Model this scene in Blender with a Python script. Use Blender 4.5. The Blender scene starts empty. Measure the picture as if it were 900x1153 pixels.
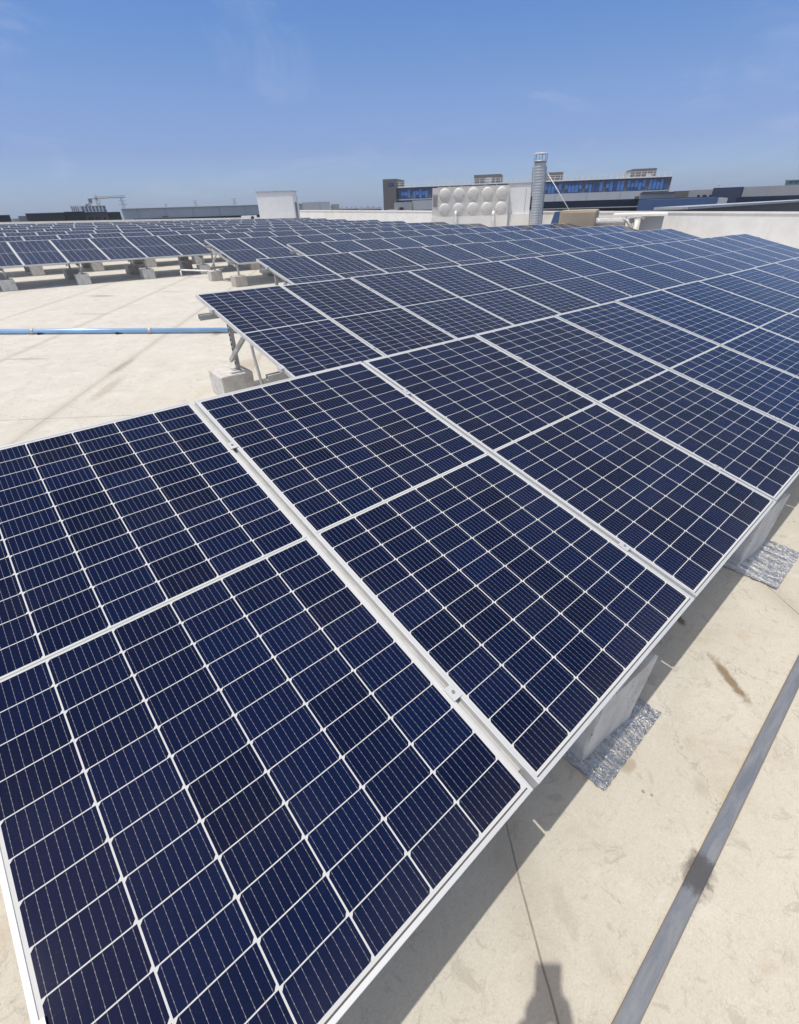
import bpy, bmesh, math, random
from mathutils import Vector, Matrix
random.seed(7)
sc = bpy.context.scene
COL = sc.collection
R = math.radians
# ------------------------------------------------------------------ camera solution
FPX, CX, CY = 511.8, 450.0, 576.5                      # focal length in pixels of the 900 x 1153 photograph
PITCH, ROLL, AZ, TILT = R(33.953), R(-0.353), R(49.036), R(12.728)
CAMH = 1.80
SLOPE = R(1.25)                                        # the roof falls gently to the right
Q = Matrix.Rotation(SLOPE, 3, 'Y')
def cam_axes():
    cp, sp = math.cos(PITCH), math.sin(PITCH)
    r = Vector((1, 0, 0)); f = Vector((0, cp, -sp)); u = Vector((0, sp, cp))
    c, s = math.cos(ROLL), math.sin(ROLL)
    return Q @ (c*r + s*u), Q @ (-s*r + c*u), Q @ f
CR, CU, CF = cam_axes()
CAM = Vector((0, 0, CAMH))
cam = bpy.data.cameras.new('camera'); camo = bpy.data.objects.new('camera', cam); COL.objects.link(camo)
cam.sensor_fit = 'HORIZONTAL'; cam.sensor_width = 36; cam.lens = 36*FPX/900
cam.clip_start = 0.02; cam.clip_end = 20000
mw = Matrix((( CR.x, CU.x, -CF.x, CAM.x), (CR.y, CU.y, -CF.y, CAM.y), (CR.z, CU.z, -CF.z, CAM.z), (0, 0, 0, 1)))
camo.matrix_world = mw
sc.camera = camo
# roof frame: x along the panel rows, y up the panels' slope, z out of the roof
Rd = Vector((math.sin(AZ), math.cos(AZ), 0)); Fd = Vector((-math.cos(AZ), math.sin(AZ), 0))
M3 = Q @ Matrix((Rd, Fd, Vector((0, 0, 1)))).transposed()
MR = M3.to_4x4(); MR.translation = Q @ Vector((-.998, 2.121, -CAMH)) + CAM
def ray(px, py):
    return CR*((px-CX)/FPX) - CU*((py-CY)/FPX) + CF
def pt(px, py, D):                                     # the point seen at a pixel, D metres away over the ground
    d = ray(px, py); return CAM + d*(D/math.hypot(d.x, d.y))
MRI = MR.inverted()
def on_roof(px, py, z=0):                              # the roof-frame point seen at a pixel, z above the roof
    o = MRI @ CAM; d = MRI.to_3x3() @ ray(px, py)
    return o + d*((z-o.z)/d.z)
def roofz(x, y):                                       # world height of the roof under a world xy
    n = M3 @ Vector((0, 0, 1)); p = MR.translation
    return p.z - (n.x*(x-p.x) + n.y*(y-p.y))/n.z

# ------------------------------------------------------------------ mesh helpers
class MB:
    def __init__(s): s.bm = bmesh.new()
    def box(s, x0, x1, y0, y1, z0, z1, m=None, mi=0, bev=0):
        P = [Vector((x, y, z)) for z in (z0, z1) for y in (y0, y1) for x in (x0, x1)]
        if m is not None: P = [m @ p for p in P]
        v = [s.bm.verts.new(p) for p in P]
        fs = []
        for q in ((0,2,3,1), (4,5,7,6), (0,1,5,4), (2,6,7,3), (0,4,6,2), (1,3,7,5)):
            f = s.bm.faces.new([v[i] for i in q]); f.material_index = mi; fs.append(f)
        if bev:
            es = list({e for f in fs for e in f.edges})
            r = bmesh.ops.bevel(s.bm, geom=es, offset=bev, segments=2, affect='EDGES', profile=.6)
            for f in r['faces']: f.material_index = mi
        return s
    def prism(s, pts, z0, z1, mi=0):
        a = [s.bm.verts.new((x, y, z0)) for x, y in pts]; b = [s.bm.verts.new((x, y, z1)) for x, y in pts]
        n = len(pts)
        s.bm.faces.new(a[::-1]).material_index = mi; s.bm.faces.new(b).material_index = mi
        for i in range(n): s.bm.faces.new((a[i], a[(i+1)%n], b[(i+1)%n], b[i])).material_index = mi
        return s
    def tube(s, pts, r, n=12, mi=0, caps=True):
        pts = [Vector(p) for p in pts]; rings = []
        rs = r if isinstance(r, (list, tuple)) else [r]*len(pts)
        for i, p in enumerate(pts):
            t = (pts[min(i+1, len(pts)-1)] - pts[max(i-1, 0)]).normalized()
            a = Vector((0, 0, 1)) if abs(t.z) < .9 else Vector((1, 0, 0))
            u = t.cross(a).normalized(); w = t.cross(u).normalized()
            rings.append([s.bm.verts.new(p + (u*math.cos(2*math.pi*k/n) + w*math.sin(2*math.pi*k/n))*rs[i]) for k in range(n)])
        for A, B in zip(rings, rings[1:]):
            for k in range(n):
                f = s.bm.faces.new((A[k], B[k], B[(k+1)%n], A[(k+1)%n])); f.smooth = True; f.material_index = mi
        if caps:
            s.bm.faces.new(rings[0]).material_index = mi; s.bm.faces.new(rings[-1][::-1]).material_index = mi
        return s
    def bar(s, a, b, w, h, mi=0, up=Vector((0, 0, 1))):
        a, b = Vector(a), Vector(b); t = (b-a); L = t.length; t.normalize()
        x = t.cross(up).normalized(); z = x.cross(t).normalized()
        m = Matrix((x, t, z)).transposed().to_4x4(); m.translation = a
        return s.box(-w/2, w/2, 0, L, -h/2, h/2, m, mi)
    def chan(s, a, b, w, h, th=.004, up=Vector((0, 0, 1)), lips=True):   # a C-channel from a to b, open side facing -up
        a, b = Vector(a), Vector(b); t = (b-a); L = t.length; t.normalize()
        x = t.cross(up).normalized(); z = x.cross(t).normalized()
        m = Matrix((x, t, z)).transposed().to_4x4(); m.translation = a
        s.box(-w/2, w/2, 0, L, h/2-th, h/2, m)
        s.box(-w/2, -w/2+th, 0, L, -h/2, h/2-th, m); s.box(w/2-th, w/2, 0, L, -h/2, h/2-th, m)
        if lips:
            s.box(-w/2+th, -w/2+th+.008, 0, L, -h/2, -h/2+th, m); s.box(w/2-th-.008, w/2-th, 0, L, -h/2, -h/2+th, m)
        return s
    def build(s, name, mats, parent=None, mat=None):
        me = bpy.data.meshes.new(name)
        bmesh.ops.recalc_face_normals(s.bm, faces=s.bm.faces[:]) if False else None
        s.bm.normal_update(); s.bm.to_mesh(me); s.bm.free()
        for m in (mats if isinstance(mats, (list, tuple)) else [mats]): me.materials.append(m)
        o = bpy.data.objects.new(name, me); COL.objects.link(o)
        if parent is not None: o.parent = parent
        if mat is not None: o.matrix_basis = mat
        return o
def tag(o, label=None, cat=None, group=None, kind=None):
    if label: o['label'] = label
    if cat: o['category'] = cat
    if group: o['group'] = group
    if kind: o['kind'] = kind
    return o
def empty(name, mat, label=None, cat=None, group=None):
    o = bpy.data.objects.new(name, None); COL.objects.link(o); o.empty_display_size = .1
    o.matrix_basis = mat; return tag(o, label, cat, group)
def copy_of(o, parent=None):
    c = o.copy(); COL.objects.link(c)
    if parent is not None: c.parent = parent
    for ch in KIDS.get(o.name, []): copy_of(ch, c)
    return c
KIDS = {}
T = Matrix.Translation

# ------------------------------------------------------------------ materials
class NT:
    def __init__(s, name):
        s.m = bpy.data.materials.new(name); s.m.use_nodes = True
        s.t = s.m.node_tree; s.b = s.t.nodes['Principled BSDF']
    def n(s, typ, **kw):
        x = s.t.nodes.new(typ)
        for k, v in kw.items(): setattr(x, k, v)
        return x
    def link(s, a, b): s.t.links.new(a, b)
    def val(s, a, sock):
        if isinstance(a, (int, float)): sock.default_value = a
        elif isinstance(a, (tuple, list)): sock.default_value = a
        else: s.link(a, sock)
    def ma(s, op, a, b=None, c=None, clamp=False):
        x = s.n('ShaderNodeMath', operation=op, use_clamp=clamp)
        s.val(a, x.inputs[0])
        if b is not None: s.val(b, x.inputs[1])
        if c is not None: s.val(c, x.inputs[2])
        return x.outputs[0]
    def mix(s, f, a, b, mode='MIX'):
        x = s.n('ShaderNodeMix', data_type='RGBA', blend_type=mode)
        s.val(f, x.inputs[0]); s.val(a, x.inputs[6]); s.val(b, x.inputs[7])
        return x.outputs[2]
    def noise(s, vec, scale, detail=4, rough=.55, dist=0):
        x = s.n('ShaderNodeTexNoise'); s.link(vec, x.inputs['Vector'])
        x.inputs['Scale'].default_value = scale; x.inputs['Detail'].default_value = detail
        x.inputs['Roughness'].default_value = rough; x.inputs['Distortion'].default_value = dist
        return x.outputs['Fac']
    def ramp(s, f, lo, hi, a=0.0, b=1.0):
        x = s.n('ShaderNodeMapRange'); x.interpolation_type = 'SMOOTHSTEP'
        s.val(f, x.inputs[0])
        for i, v in enumerate((lo, hi, a, b)): s.val(v, x.inputs[i+1])
        return x.outputs[0]
    def coord(s, which='Object'): return s.n('ShaderNodeTexCoord').outputs[which]
    def scaled(s, vec, sx, sy, sz):
        x = s.n('ShaderNodeMapping'); s.link(vec, x.inputs[0]); x.inputs['Scale'].default_value = (sx, sy, sz)
        return x.outputs[0]
    def bump(s, h, strength=.3, dist=.01):
        x = s.n('ShaderNodeBump'); x.inputs['Strength'].default_value = strength; x.inputs['Distance'].default_value = dist
        s.link(h, x.inputs['Height']); s.link(x.outputs[0], s.b.inputs['Normal'])
    def set(s, **kw):
        for k, v in kw.items():
            s.val(v, s.b.inputs[{'base': 'Base Color', 'rough': 'Roughness', 'metal': 'Metallic', 'spec': 'Specular IOR Level', 'ior': 'IOR'}[k]])
        return s
def rgb(*c): return (c[0], c[1], c[2], 1)
def plain(name, c, rough=.6, metal=0, var=.12, scale=6, bump=0, spec=.5):
    t = NT(name); co = t.coord()
    f = t.noise(co, scale, 5, .6)
    k = t.ramp(f, .25, .75, 1-var, 1+var)
    col = t.mix(1.0, rgb(*c), k, 'MULTIPLY')
    t.set(base=col, rough=rough, metal=metal, spec=spec)
    if bump: t.bump(t.noise(co, scale*8, 6, .65), bump, .004)
    return t.m

W, L = 1.006, 2.10; PITCHS = 1.0252; LIP = .011; DEEP = .035
def laminate_material():
    t = NT('solar_cells')
    sep = t.n('ShaderNodeSeparateXYZ'); uvn = t.n('ShaderNodeUVMap'); uvn.uv_map = 'UVMap'
    t.link(uvn.outputs[0], sep.inputs[0]); U, V = sep.outputs[0], sep.outputs[1]
    mx, my, cg, gx, gy, ch = .017, .021, .0145, .0038, .0026, .0068
    pc = (W-2*mx)/6; pr = (L-2*my-cg)/24
    u = t.ma('SUBTRACT', U, mx); vv = t.ma('SUBTRACT', V, my)
    up = t.ma('GREATER_THAN', vv, 12*pr+cg/2)
    v = t.ma('SUBTRACT', vv, t.ma('MULTIPLY', up, cg))
    ci = t.ma('FLOOR', t.ma('DIVIDE', u, pc)); ri = t.ma('FLOOR', t.ma('DIVIDE', v, pr))
    fu = t.ma('SUBTRACT', u, t.ma('MULTIPLY', ci, pc)); fv = t.ma('SUBTRACT', v, t.ma('MULTIPLY', ri, pr))
    du = t.ma('SUBTRACT', t.ma('MINIMUM', fu, t.ma('SUBTRACT', pc, fu)), gx/2)
    dv = t.ma('SUBTRACT', t.ma('MINIMUM', fv, t.ma('SUBTRACT', pr, fv)), gy/2)
    rp = t.ma('FLOOR', t.ma('DIVIDE', v, 2*pr))
    inc = t.ma('MULTIPLY', t.ma('GREATER_THAN', du, 0), t.ma('GREATER_THAN', dv, 0))
    tl = t.ma('ADD', t.ma('SUBTRACT', fu, gx/2), t.ma('SUBTRACT', pr-gy/2, fv)); br = t.ma('ADD', t.ma('SUBTRACT', pc-gx/2, fu), t.ma('SUBTRACT', fv, gy/2))
    inc = t.ma('MULTIPLY', inc, t.ma('GREATER_THAN', t.ma('MINIMUM', tl, br), ch))
    inc = t.ma('MULTIPLY', inc, t.ma('MULTIPLY', t.ma('GREATER_THAN', u, 0), t.ma('LESS_THAN', u, 6*pc)))
    inc = t.ma('MULTIPLY', inc, t.ma('MULTIPLY', t.ma('GREATER_THAN', vv, 0), t.ma('LESS_THAN', v, 24*pr)))
    band = t.ma('ABSOLUTE', t.ma('SUBTRACT', vv, 12*pr+cg/2))
    inc = t.ma('MULTIPLY', inc, t.ma('GREATER_THAN', band, cg/2))
    bp = (pc-gx)/9
    b0 = t.ma('SUBTRACT', fu, gx/2); bi = t.ma('FLOOR', t.ma('DIVIDE', b0, bp))
    bd = t.ma('ABSOLUTE', t.ma('SUBTRACT', t.ma('SUBTRACT', b0, t.ma('MULTIPLY', bi, bp)), bp/2))
    pad = t.ma('LESS_THAN', t.ma('ABSOLUTE', t.ma('SUBTRACT', t.ma('FRACT', t.ma('DIVIDE', fv, pr/6)), .5)), .10)
    bus = t.ma('LESS_THAN', bd, t.ma('MULTIPLY_ADD', pad, .0004, .00033))
    # each cell its own shade of blue
    cv = t.n('ShaderNodeCombineXYZ'); t.link(ci, cv.inputs[0]); t.link(rp, cv.inputs[1])
    oi = t.n('ShaderNodeObjectInfo'); t.link(t.ma('MULTIPLY', oi.outputs['Random'], 91.7), cv.inputs[2])
    wn = t.n('ShaderNodeTexWhiteNoise', noise_dimensions='3D'); t.link(cv.outputs[0], wn.inputs['Vector'])
    k = wn.outputs['Value']
    cell = t.mix(k, rgb(.0038, .0084, .0350), rgb(.0052, .0124, .0530))
    pv = t.ma('MULTIPLY_ADD', oi.outputs['Random'], .35, .82)
    cell = t.mix(1.0, cell, pv, 'MULTIPLY')
    busc = rgb(.25, .25, .265)
    cell = t.mix(t.ma('MULTIPLY', bus, .85), cell, busc)
    rib = t.ma('MULTIPLY', t.ma('LESS_THAN', band, .0026), 1.0)
    white = t.mix(rib, rgb(.57, .575, .57), rgb(.34, .365, .36))
    col = t.mix(inc, white, cell)
    col = t.mix(t.ma('LESS_THAN', V, LIP+.0036), col, rgb(.10, .10, .10))      # the frame lip's shade in the glass, painted along the low edge
    # thin dust on the glass
    co = t.coord('Object')
    d = t.noise(co, 2.2, 6, .65); d2 = t.noise(co, 230, 3, .6)
    dust = t.ma('ADD', t.ramp(d, .42, .8, .0, .012), t.ma('MULTIPLY', t.ramp(d2, .60, .70), t.ramp(d, .40, .62, .004, .05)))
    low = t.ramp(V, .16, 0.0, 0.0, .035)
    dust = t.ma('ADD', dust, t.ma('MULTIPLY', low, d))
    col = t.mix(dust, col, rgb(.48, .42, .34))
    ro = t.ma('MULTIPLY_ADD', d, .05, .035)
    t.set(base=col, rough=ro, ior=1.45, spec=.07)
    return t.m
def roof_material():
    t = NT('roof_concrete'); co = t.coord('Object')
    sep = t.n('ShaderNodeSeparateXYZ'); t.link(co, sep.inputs[0]); X, Y = sep.outputs[0], sep.outputs[1]
    n1 = t.noise(co, .55, 8, .62, .4); n2 = t.noise(co, 3.1, 8, .68, .6); n3 = t.noise(co, 55, 8, .8)
    n4 = t.noise(t.scaled(co, 1, 1, 1), 11, 7, .72, 1.2)
    col = t.mix(t.ramp(n1, .3, .72), rgb(.580, .540, .450), rgb(.505, .475, .405))
    col = t.mix(t.ramp(n2, .50, .78, 0, .55), col, rgb(.70, .665, .60))
    col = t.mix(t.ramp(n2, .46, .28, 0, .5), col, rgb(.43, .36, .26))
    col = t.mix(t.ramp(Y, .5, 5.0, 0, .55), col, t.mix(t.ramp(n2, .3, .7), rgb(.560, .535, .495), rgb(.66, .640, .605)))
    # scuffs and trodden-in dirt
    col = t.mix(t.ramp(n4, .56, .64, 0, .42), col, rgb(.35, .31, .26))
    n5 = t.noise(co, 70, 3, .6); col = t.mix(t.ramp(n5, .67, .76, 0, .35), col, rgb(.25, .19, .13))
    n6 = t.noise(t.scaled(co, 1.0, 2.2, 1), 16, 9, .80, 1.6); n8 = t.noise(t.scaled(co, 2.6, 1, 1), 13, 9, .8, 2.4); n7 = t.noise(co, 170, 3, .7)
    col = t.mix(t.ramp(n6, .56, .64, 0, .50), col, rgb(.38, .355, .315)); col = t.mix(t.ma('MULTIPLY', t.ramp(n8, .57, .62, 0, .6), t.ramp(n2, .42, .56)), col, rgb(.36, .33, .29)); col = t.mix(t.ramp(n6, .40, .30, 0, .45), col, rgb(.76, .73, .66))
    col = t.mix(1.0, col, t.ramp(n3, .25, .75, .94, 1.06), 'MULTIPLY'); col = t.mix(1.0, col, t.ramp(n7, .28, .72, .93, 1.07), 'MULTIPLY')
    ck = t.n('ShaderNodeTexVoronoi', feature='DISTANCE_TO_EDGE'); ck.inputs['Scale'].default_value = .85
    wv = t.n('ShaderNodeVectorMath', operation='ADD'); t.link(co, wv.inputs[0])
    wn_ = t.n('ShaderNodeTexNoise'); t.link(co, wn_.inputs['Vector']); wn_.inputs['Scale'].default_value = 2.2; wn_.inputs['Detail'].default_value = 7; wn_.inputs['Roughness'].default_value = .7
    ws_ = t.n('ShaderNodeVectorMath', operation='SCALE'); t.link(wn_.outputs['Color'], ws_.inputs[0]); ws_.inputs['Scale'].default_value = .6; t.link(ws_.outputs[0], wv.inputs[1]); t.link(wv.outputs[0], ck.inputs['Vector'])
    crack = t.ma('MULTIPLY', t.ramp(ck.outputs['Distance'], .0035, .0010), t.ramp(t.noise(co, 1.1, 3), .47, .58, 0, .55))
    col = t.mix(crack, col, rgb(.24, .20, .155))
    vo = t.n('ShaderNodeTexVoronoi'); vo.inputs['Scale'].default_value = 9.0; t.link(co, vo.inputs['Vector'])
    sp = t.ma('LESS_THAN', vo.outputs['Distance'], t.ramp(t.noise(co, 1.9, 3), .46, .66, 0, .085))
    col = t.mix(t.ma('MULTIPLY', sp, .6), col, rgb(.20, .14, .09))
    # membrane seams, every 1.82 m, running slantwise to the rows
    wob = t.ma('MULTIPLY_ADD', t.noise(co, 1.6, 5), .034, -.017)
    c = t.ma('ADD', t.ma('ADD', t.ma('MULTIPLY', X, .812), t.ma('MULTIPLY', Y, -.583)), wob)
    fr = t.ma('ABSOLUTE', t.ma('SUBTRACT', t.ma('FRACT', t.ma('DIVIDE', t.ma('ADD', c, 2.41+.91), 1.82)), .5))
    dist = t.ma('MULTIPLY', fr, 1.82)
    brk = t.ramp(t.noise(co, 2.3, 4), .30, .55, .25, .9)
    seam = t.ma('MULTIPLY', t.ramp(dist, .0048, .0012), t.ma('MULTIPLY', brk, .8))
    halo = t.ma('MULTIPLY', t.ramp(dist, .11, .0), .28)
    col = t.mix(halo, col, rgb(.33, .275, .215))
    col = t.mix(seam, col, rgb(.17, .15, .125))
    e = t.ma('ADD', t.ma('MULTIPLY', X, .583), t.ma('MULTIPLY', Y, .812))
    fr2 = t.ma('ABSOLUTE', t.ma('SUBTRACT', t.ma('FRACT', t.ma('DIVIDE', t.ma('ADD', t.ma('ADD', e, wob), 2.3), 9.7)), .5))
    col = t.mix(t.ma('MULTIPLY', t.ramp(t.ma('MULTIPLY', fr2, 9.7), .010, .003), .6), col, rgb(.22, .19, .155))
    # stains with a place of their own: x, y, half length, half width, turn, strength, colour
    STAINS = [(1.345, -2.265, .17, .034, 0.94, .85, (.20, .135, .075)), (1.55, -1.96, .07, .03, 1.0, .8, (.13, .085, .05)),
              (1.91, 11.8, .42, .13, -.75, .75, (.22, .18, .135)), (2.45, 6.05, .38, .10, .85, .7, (.29, .23, .16)),
              (3.4, 11.3, .5, .12, -.8, .4, (.28, .23, .18)), (.455, -2.462, .105, .055, .1, .85, (.13, .12, .11)), (.75, -2.36, .05, .03, .6, .35, (.36, .32, .27)), (.05, -2.22, .10, .035, 1.1, .35, (.38, .33, .27)),
              (1.9, 3.9, .5, .2, .8, .45, (.36, .28, .19)), (.65, 5.0, .5, .08, .9, .45, (.28, .23, .17)), (-.3, 6.3, .45, .06, -.7, .45, (.28, .23, .17)),
              (.62, -2.15, .05, .03, .1, .5, (.28, .2, .13)), (.25, 4.1, .6, .10, .95, .4, (.33, .27, .2)), (1.2, 9.4, .6, .10, -.8, .35, (.31, .26, .2))]
    nz = t.noise(co, 24, 5, .7)
    for x, y, a, b, th, k, cc in STAINS:
        dx = t.ma('SUBTRACT', X, x); dy = t.ma('SUBTRACT', Y, y); cs, sn = math.cos(th), math.sin(th)
        p = t.ma('DIVIDE', t.ma('ADD', t.ma('MULTIPLY', dx, cs), t.ma('MULTIPLY', dy, sn)), a)
        q = t.ma('DIVIDE', t.ma('SUBTRACT', t.ma('MULTIPLY', dy, cs), t.ma('MULTIPLY', dx, sn)), b)
        rr = t.ma('SQRT', t.ma('ADD', t.ma('MULTIPLY', p, p), t.ma('MULTIPLY', q, q)))
        rr = t.ma('ADD', rr, t.ma('MULTIPLY_ADD', nz, 1.5, -.75))
        col = t.mix(t.ramp(rr, 1.0, .35, 0, k), col, rgb(*cc))
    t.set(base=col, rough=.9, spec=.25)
    h = t.ma('ADD', t.ma('MULTIPLY', n3, .5), t.ma('SUBTRACT', t.ma('MULTIPLY', n4, .8), t.ma('MULTIPLY', seam, 1.2)))
    t.bump(h, .35, .006)
    return t.m
def block_material():
    t = NT('block_concrete'); co = t.coord()
    oi = t.n('ShaderNodeObjectInfo')
    n = t.noise(co, 9, 7, .65); vo = t.n('ShaderNodeTexVoronoi'); vo.inputs['Scale'].default_value = 34; t.link(co, vo.inputs['Vector'])
    col = t.mix(t.ramp(n, .3, .7), rgb(.50, .485, .455), rgb(.68, .665, .63))
    hole = t.ma('MULTIPLY', t.ramp(vo.outputs['Distance'], .20, .10), t.ramp(t.noise(co, 7, 3), .5, .6))
    col = t.mix(hole, col, rgb(.20, .185, .165))
    col = t.mix(t.ma('MULTIPLY', t.ramp(oi.outputs['Random'], .82, .98), .7), col, rgb(.32, .26, .19))
    t.set(base=col, rough=.9, spec=.2); t.bump(t.ma('SUBTRACT', n, hole), .5, .006)
    return t.m
def foil_material():
    t = NT('crinkled_foil'); co = t.coord()
    a = t.noise(t.scaled(co, 26, 5, 10), 1.6, 4, .6, 1.5); b = t.noise(co, 60, 4, .6, 1.0)
    t.set(base=t.mix(t.ramp(a, .4, .7, 0, 1), rgb(.88, .85, .80), rgb(.62, .60, .57)), rough=.33, metal=1.0)
    t.bump(t.ma('ADD', t.ma('MULTIPLY', a, 1.6), t.ma('MULTIPLY', b, .7)), .9, .03)
    return t.m
def wall_material(name, c, streak=.25, joints=0):
    t = NT(name); co = t.coord()
    a = t.noise(co, 1.2, 7, .65); b = t.noise(t.scaled(co, 3, 3, .35), 2.2, 6, .65)
    col = t.mix(t.ramp(a, .3, .75), rgb(*c), rgb(c[0]*.88, c[1]*.87, c[2]*.85))
    col = t.mix(t.ramp(b, .52, .72, 0, streak), col, rgb(c[0]*.62, c[1]*.60, c[2]*.56))
    t.set(base=col, rough=.85, spec=.25); t.bump(t.noise(co, 30, 5), .25, .006)
    return t.m
def clad_material(name, c, px, pz, k=.8, rough=.5, metal=.0):              # sheet cladding with joints every px, pz metres
    t = NT(name); co = t.coord(); sep = t.n('ShaderNodeSeparateXYZ'); t.link(co, sep.inputs[0])
    col = t.mix(t.ramp(t.noise(co, .35, 5), .3, .7), rgb(*c), rgb(c[0]*.9, c[1]*.9, c[2]*.9))
    hor = t.ma('ADD', sep.outputs[0], sep.outputs[1])
    for ax, p in ((hor, px), (sep.outputs[2], pz)):
        if p:
            f = t.ma('FRACT', t.ma('DIVIDE', ax, p))
            col = t.mix(t.ma('LESS_THAN', f, .06), col, rgb(c[0]*k, c[1]*k, c[2]*k))
    t.set(base=col, rough=rough, metal=metal)
    return t.m
def strip_material():
    t = NT('weathered_zinc_strip'); co = t.coord(); n = t.noise(t.scaled(co, 1, 6, 1), 5, 8, .7, .5); f = t.noise(co, 60, 6, .75)
    sep = t.n('ShaderNodeSeparateXYZ'); t.link(co, sep.inputs[0])
    col = t.mix(t.ramp(n, .35, .68), rgb(.165, .185, .220), rgb(.250, .262, .280))
    col = t.mix(t.ramp(f, .58, .70, 0, .45), col, rgb(.24, .225, .20)); col = t.mix(t.ramp(f, .40, .30, 0, .4), col, rgb(.08, .09, .105))
    ed = t.ma('ABSOLUTE', t.ma('ADD', sep.outputs[1], 2.462))
    col = t.mix(t.ma('MULTIPLY', t.ramp(ed, .017, .025), t.ramp(n, .35, .6, .1, .8)), col, rgb(.21, .165, .125))
    dx = t.ma('ADD', t.ma('ABSOLUTE', t.ma('SUBTRACT', sep.outputs[0], .455)), t.ma('MULTIPLY_ADD', f, .10, -.05))
    col = t.mix(t.ramp(dx, .085, .045, 0, .85), col, rgb(.075, .073, .075))
    t.set(base=col, rough=.55, metal=.2); t.bump(f, .25, .003)
    return t.m
MT = dict(
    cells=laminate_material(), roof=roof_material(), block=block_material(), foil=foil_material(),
    alu=plain('anodised_aluminium', (.60, .61, .62), .55, .35, .05, 3),
    back=plain('white_backsheet', (.75, .75, .75), .6),
    galv=plain('galvanised_steel', (.46, .46, .445), .60, .30, .15, 12),
    slot=plain('slot_shadow', (.02, .02, .02), .9),
    steel=plain('bolt_steel', (.55, .55, .55), .3, .9, .1, 30),
    pvc=plain('white_pvc', (.78, .78, .76), .4),
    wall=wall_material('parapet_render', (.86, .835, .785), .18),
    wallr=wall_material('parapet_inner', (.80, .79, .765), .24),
    strip=strip_material(),
    tar=plain('tar_patch', (.085, .085, .09), .8, 0, .3, 20, .4),
    pipe=plain('blue_conduit', (.30, .50, .78), .20, .35, .06, 4, 0, .6),
    clip=plain('pipe_clip_metal', (.55, .52, .47), .5, .5),
    stack=plain('grey_flue_sheet', (.50, .515, .53), .5, .4, .08, 3),
    inox=plain('stainless_sheet', (.70, .67, .615), .6, .25, .06, 3),
    white=plain('white_panel', (.80, .80, .79), .5, 0, .04, 2),
    grey=clad_material('grey_cladding', (.46, .48, .50), 6, 0),
    grey2=clad_material('mid_grey_render', (.36, .365, .37), 8, 3.3, .9),
    dgrey=plain('dark_grey_render', (.16, .16, .165), .7),
    brown=clad_material('dark_brown_louvre', (.050, .042, .040), 0, .45, .7),
    black=plain('charcoal_cladding', (.022, .022, .027), .5),
    navy=plain('navy_cladding', (.035, .048, .085), .45),
    blue=clad_material('blue_cladding', (.06, .11, .235), 4, 0, .85),
    pier=plain('brown_pier', (.13, .115, .11), .7),
    glass=plain('blue_glass', (.020, .060, .21), .12, 0, .4, .8, 0, .7),
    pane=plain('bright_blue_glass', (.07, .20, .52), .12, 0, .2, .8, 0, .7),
    dglass=plain('dark_blue_glass', (.010, .018, .045), .12, 0, .2, .8),
    tan=wall_material('tan_tarpaulin', (.42, .355, .265), .35),
    asphalt=plain('far_ground', (.17, .17, .155), .9, 0, .3, .02),
    craneo=plain('crane_orange', (.36, .25, .20), .6),
    pylon=plain('pylon_steel', (.30, .32, .34), .6),
    skin=plain('skin', (.50, .30, .22), .5), cloth=plain('dark_shirt', (.06, .07, .10), .85), trousers=plain('dark_trousers', (.04, .045, .06), .85),
    hair=plain('black_hair', (.012, .010, .010), .6), phone=plain('phone_black', (.02, .02, .022), .25), shoe=plain('shoe', (.05, .05, .05), .6),
)

# ------------------------------------------------------------------ world and sun
_d = ray(652, 1088); SUN_EL = math.degrees(math.atan2(-_d.z, math.hypot(_d.x, _d.y))); SHAD_AZ = math.atan2(_d.x, _d.y)   # azimuth (from +y towards +x) in which shadows fall
world = bpy.data.worlds.new('World'); sc.world = world; world.use_nodes = True
wt = world.node_tree; bg = wt.nodes['Background']
sky = wt.nodes.new('ShaderNodeTexSky'); sky.sky_type = 'NISHITA'; sky.sun_disc = False
sky.sun_elevation = R(SUN_EL); sky.sun_rotation = SHAD_AZ + math.pi
sky.air_density = 0.7; sky.dust_density = 0.8; sky.ozone_density = 3.0; sky.altitude = 0
tc = wt.nodes.new('ShaderNodeTexCoord')
mp = wt.nodes.new('ShaderNodeMapping'); mp.inputs['Scale'].default_value = (2.0, 5.0, 9.0); mp.inputs['Rotation'].default_value = (0, 0, R(-25))
wt.links.new(tc.outputs['Generated'], mp.inputs[0])
nz = wt.nodes.new('ShaderNodeTexNoise'); nz.inputs['Scale'].default_value = 1.15; nz.inputs['Detail'].default_value = 9; nz.inputs['Roughness'].default_value = .62; nz.inputs['Distortion'].default_value = 1.1
wt.links.new(mp.outputs[0], nz.inputs['Vector'])
mr = wt.nodes.new('ShaderNodeMapRange'); mr.interpolation_type = 'SMOOTHSTEP'
for i, v in enumerate((.53, .78, 0, .24)): mr.inputs[i+1].default_value = v
wt.links.new(nz.outputs['Fac'], mr.inputs[0])
mxn = wt.nodes.new('ShaderNodeMix'); mxn.data_type = 'RGBA'
sx = wt.nodes.new('ShaderNodeSeparateXYZ'); wt.links.new(tc.outputs['Generated'], sx.inputs[0])
cr = wt.nodes.new('ShaderNodeValToRGB'); wt.links.new(sx.outputs[2], cr.inputs[0])      # tint by height: bluer low down, brightened and warmed overhead to fill shade
TINT = [(0, (.51, .60, .84)), (.03, (.47, .52, .67)), (.08, (.455, .460, .60)), (.15, (.51, .54, .65)), (.26, (.44, .59, .76)), (.45, (1.50, 1.26, .98)), (1.0, (2.0, 1.52, .96))]
while len(cr.color_ramp.elements) < len(TINT): cr.color_ramp.elements.new(.5)
for e_, (p_, c_) in zip(cr.color_ramp.elements, TINT): e_.position = p_
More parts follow.
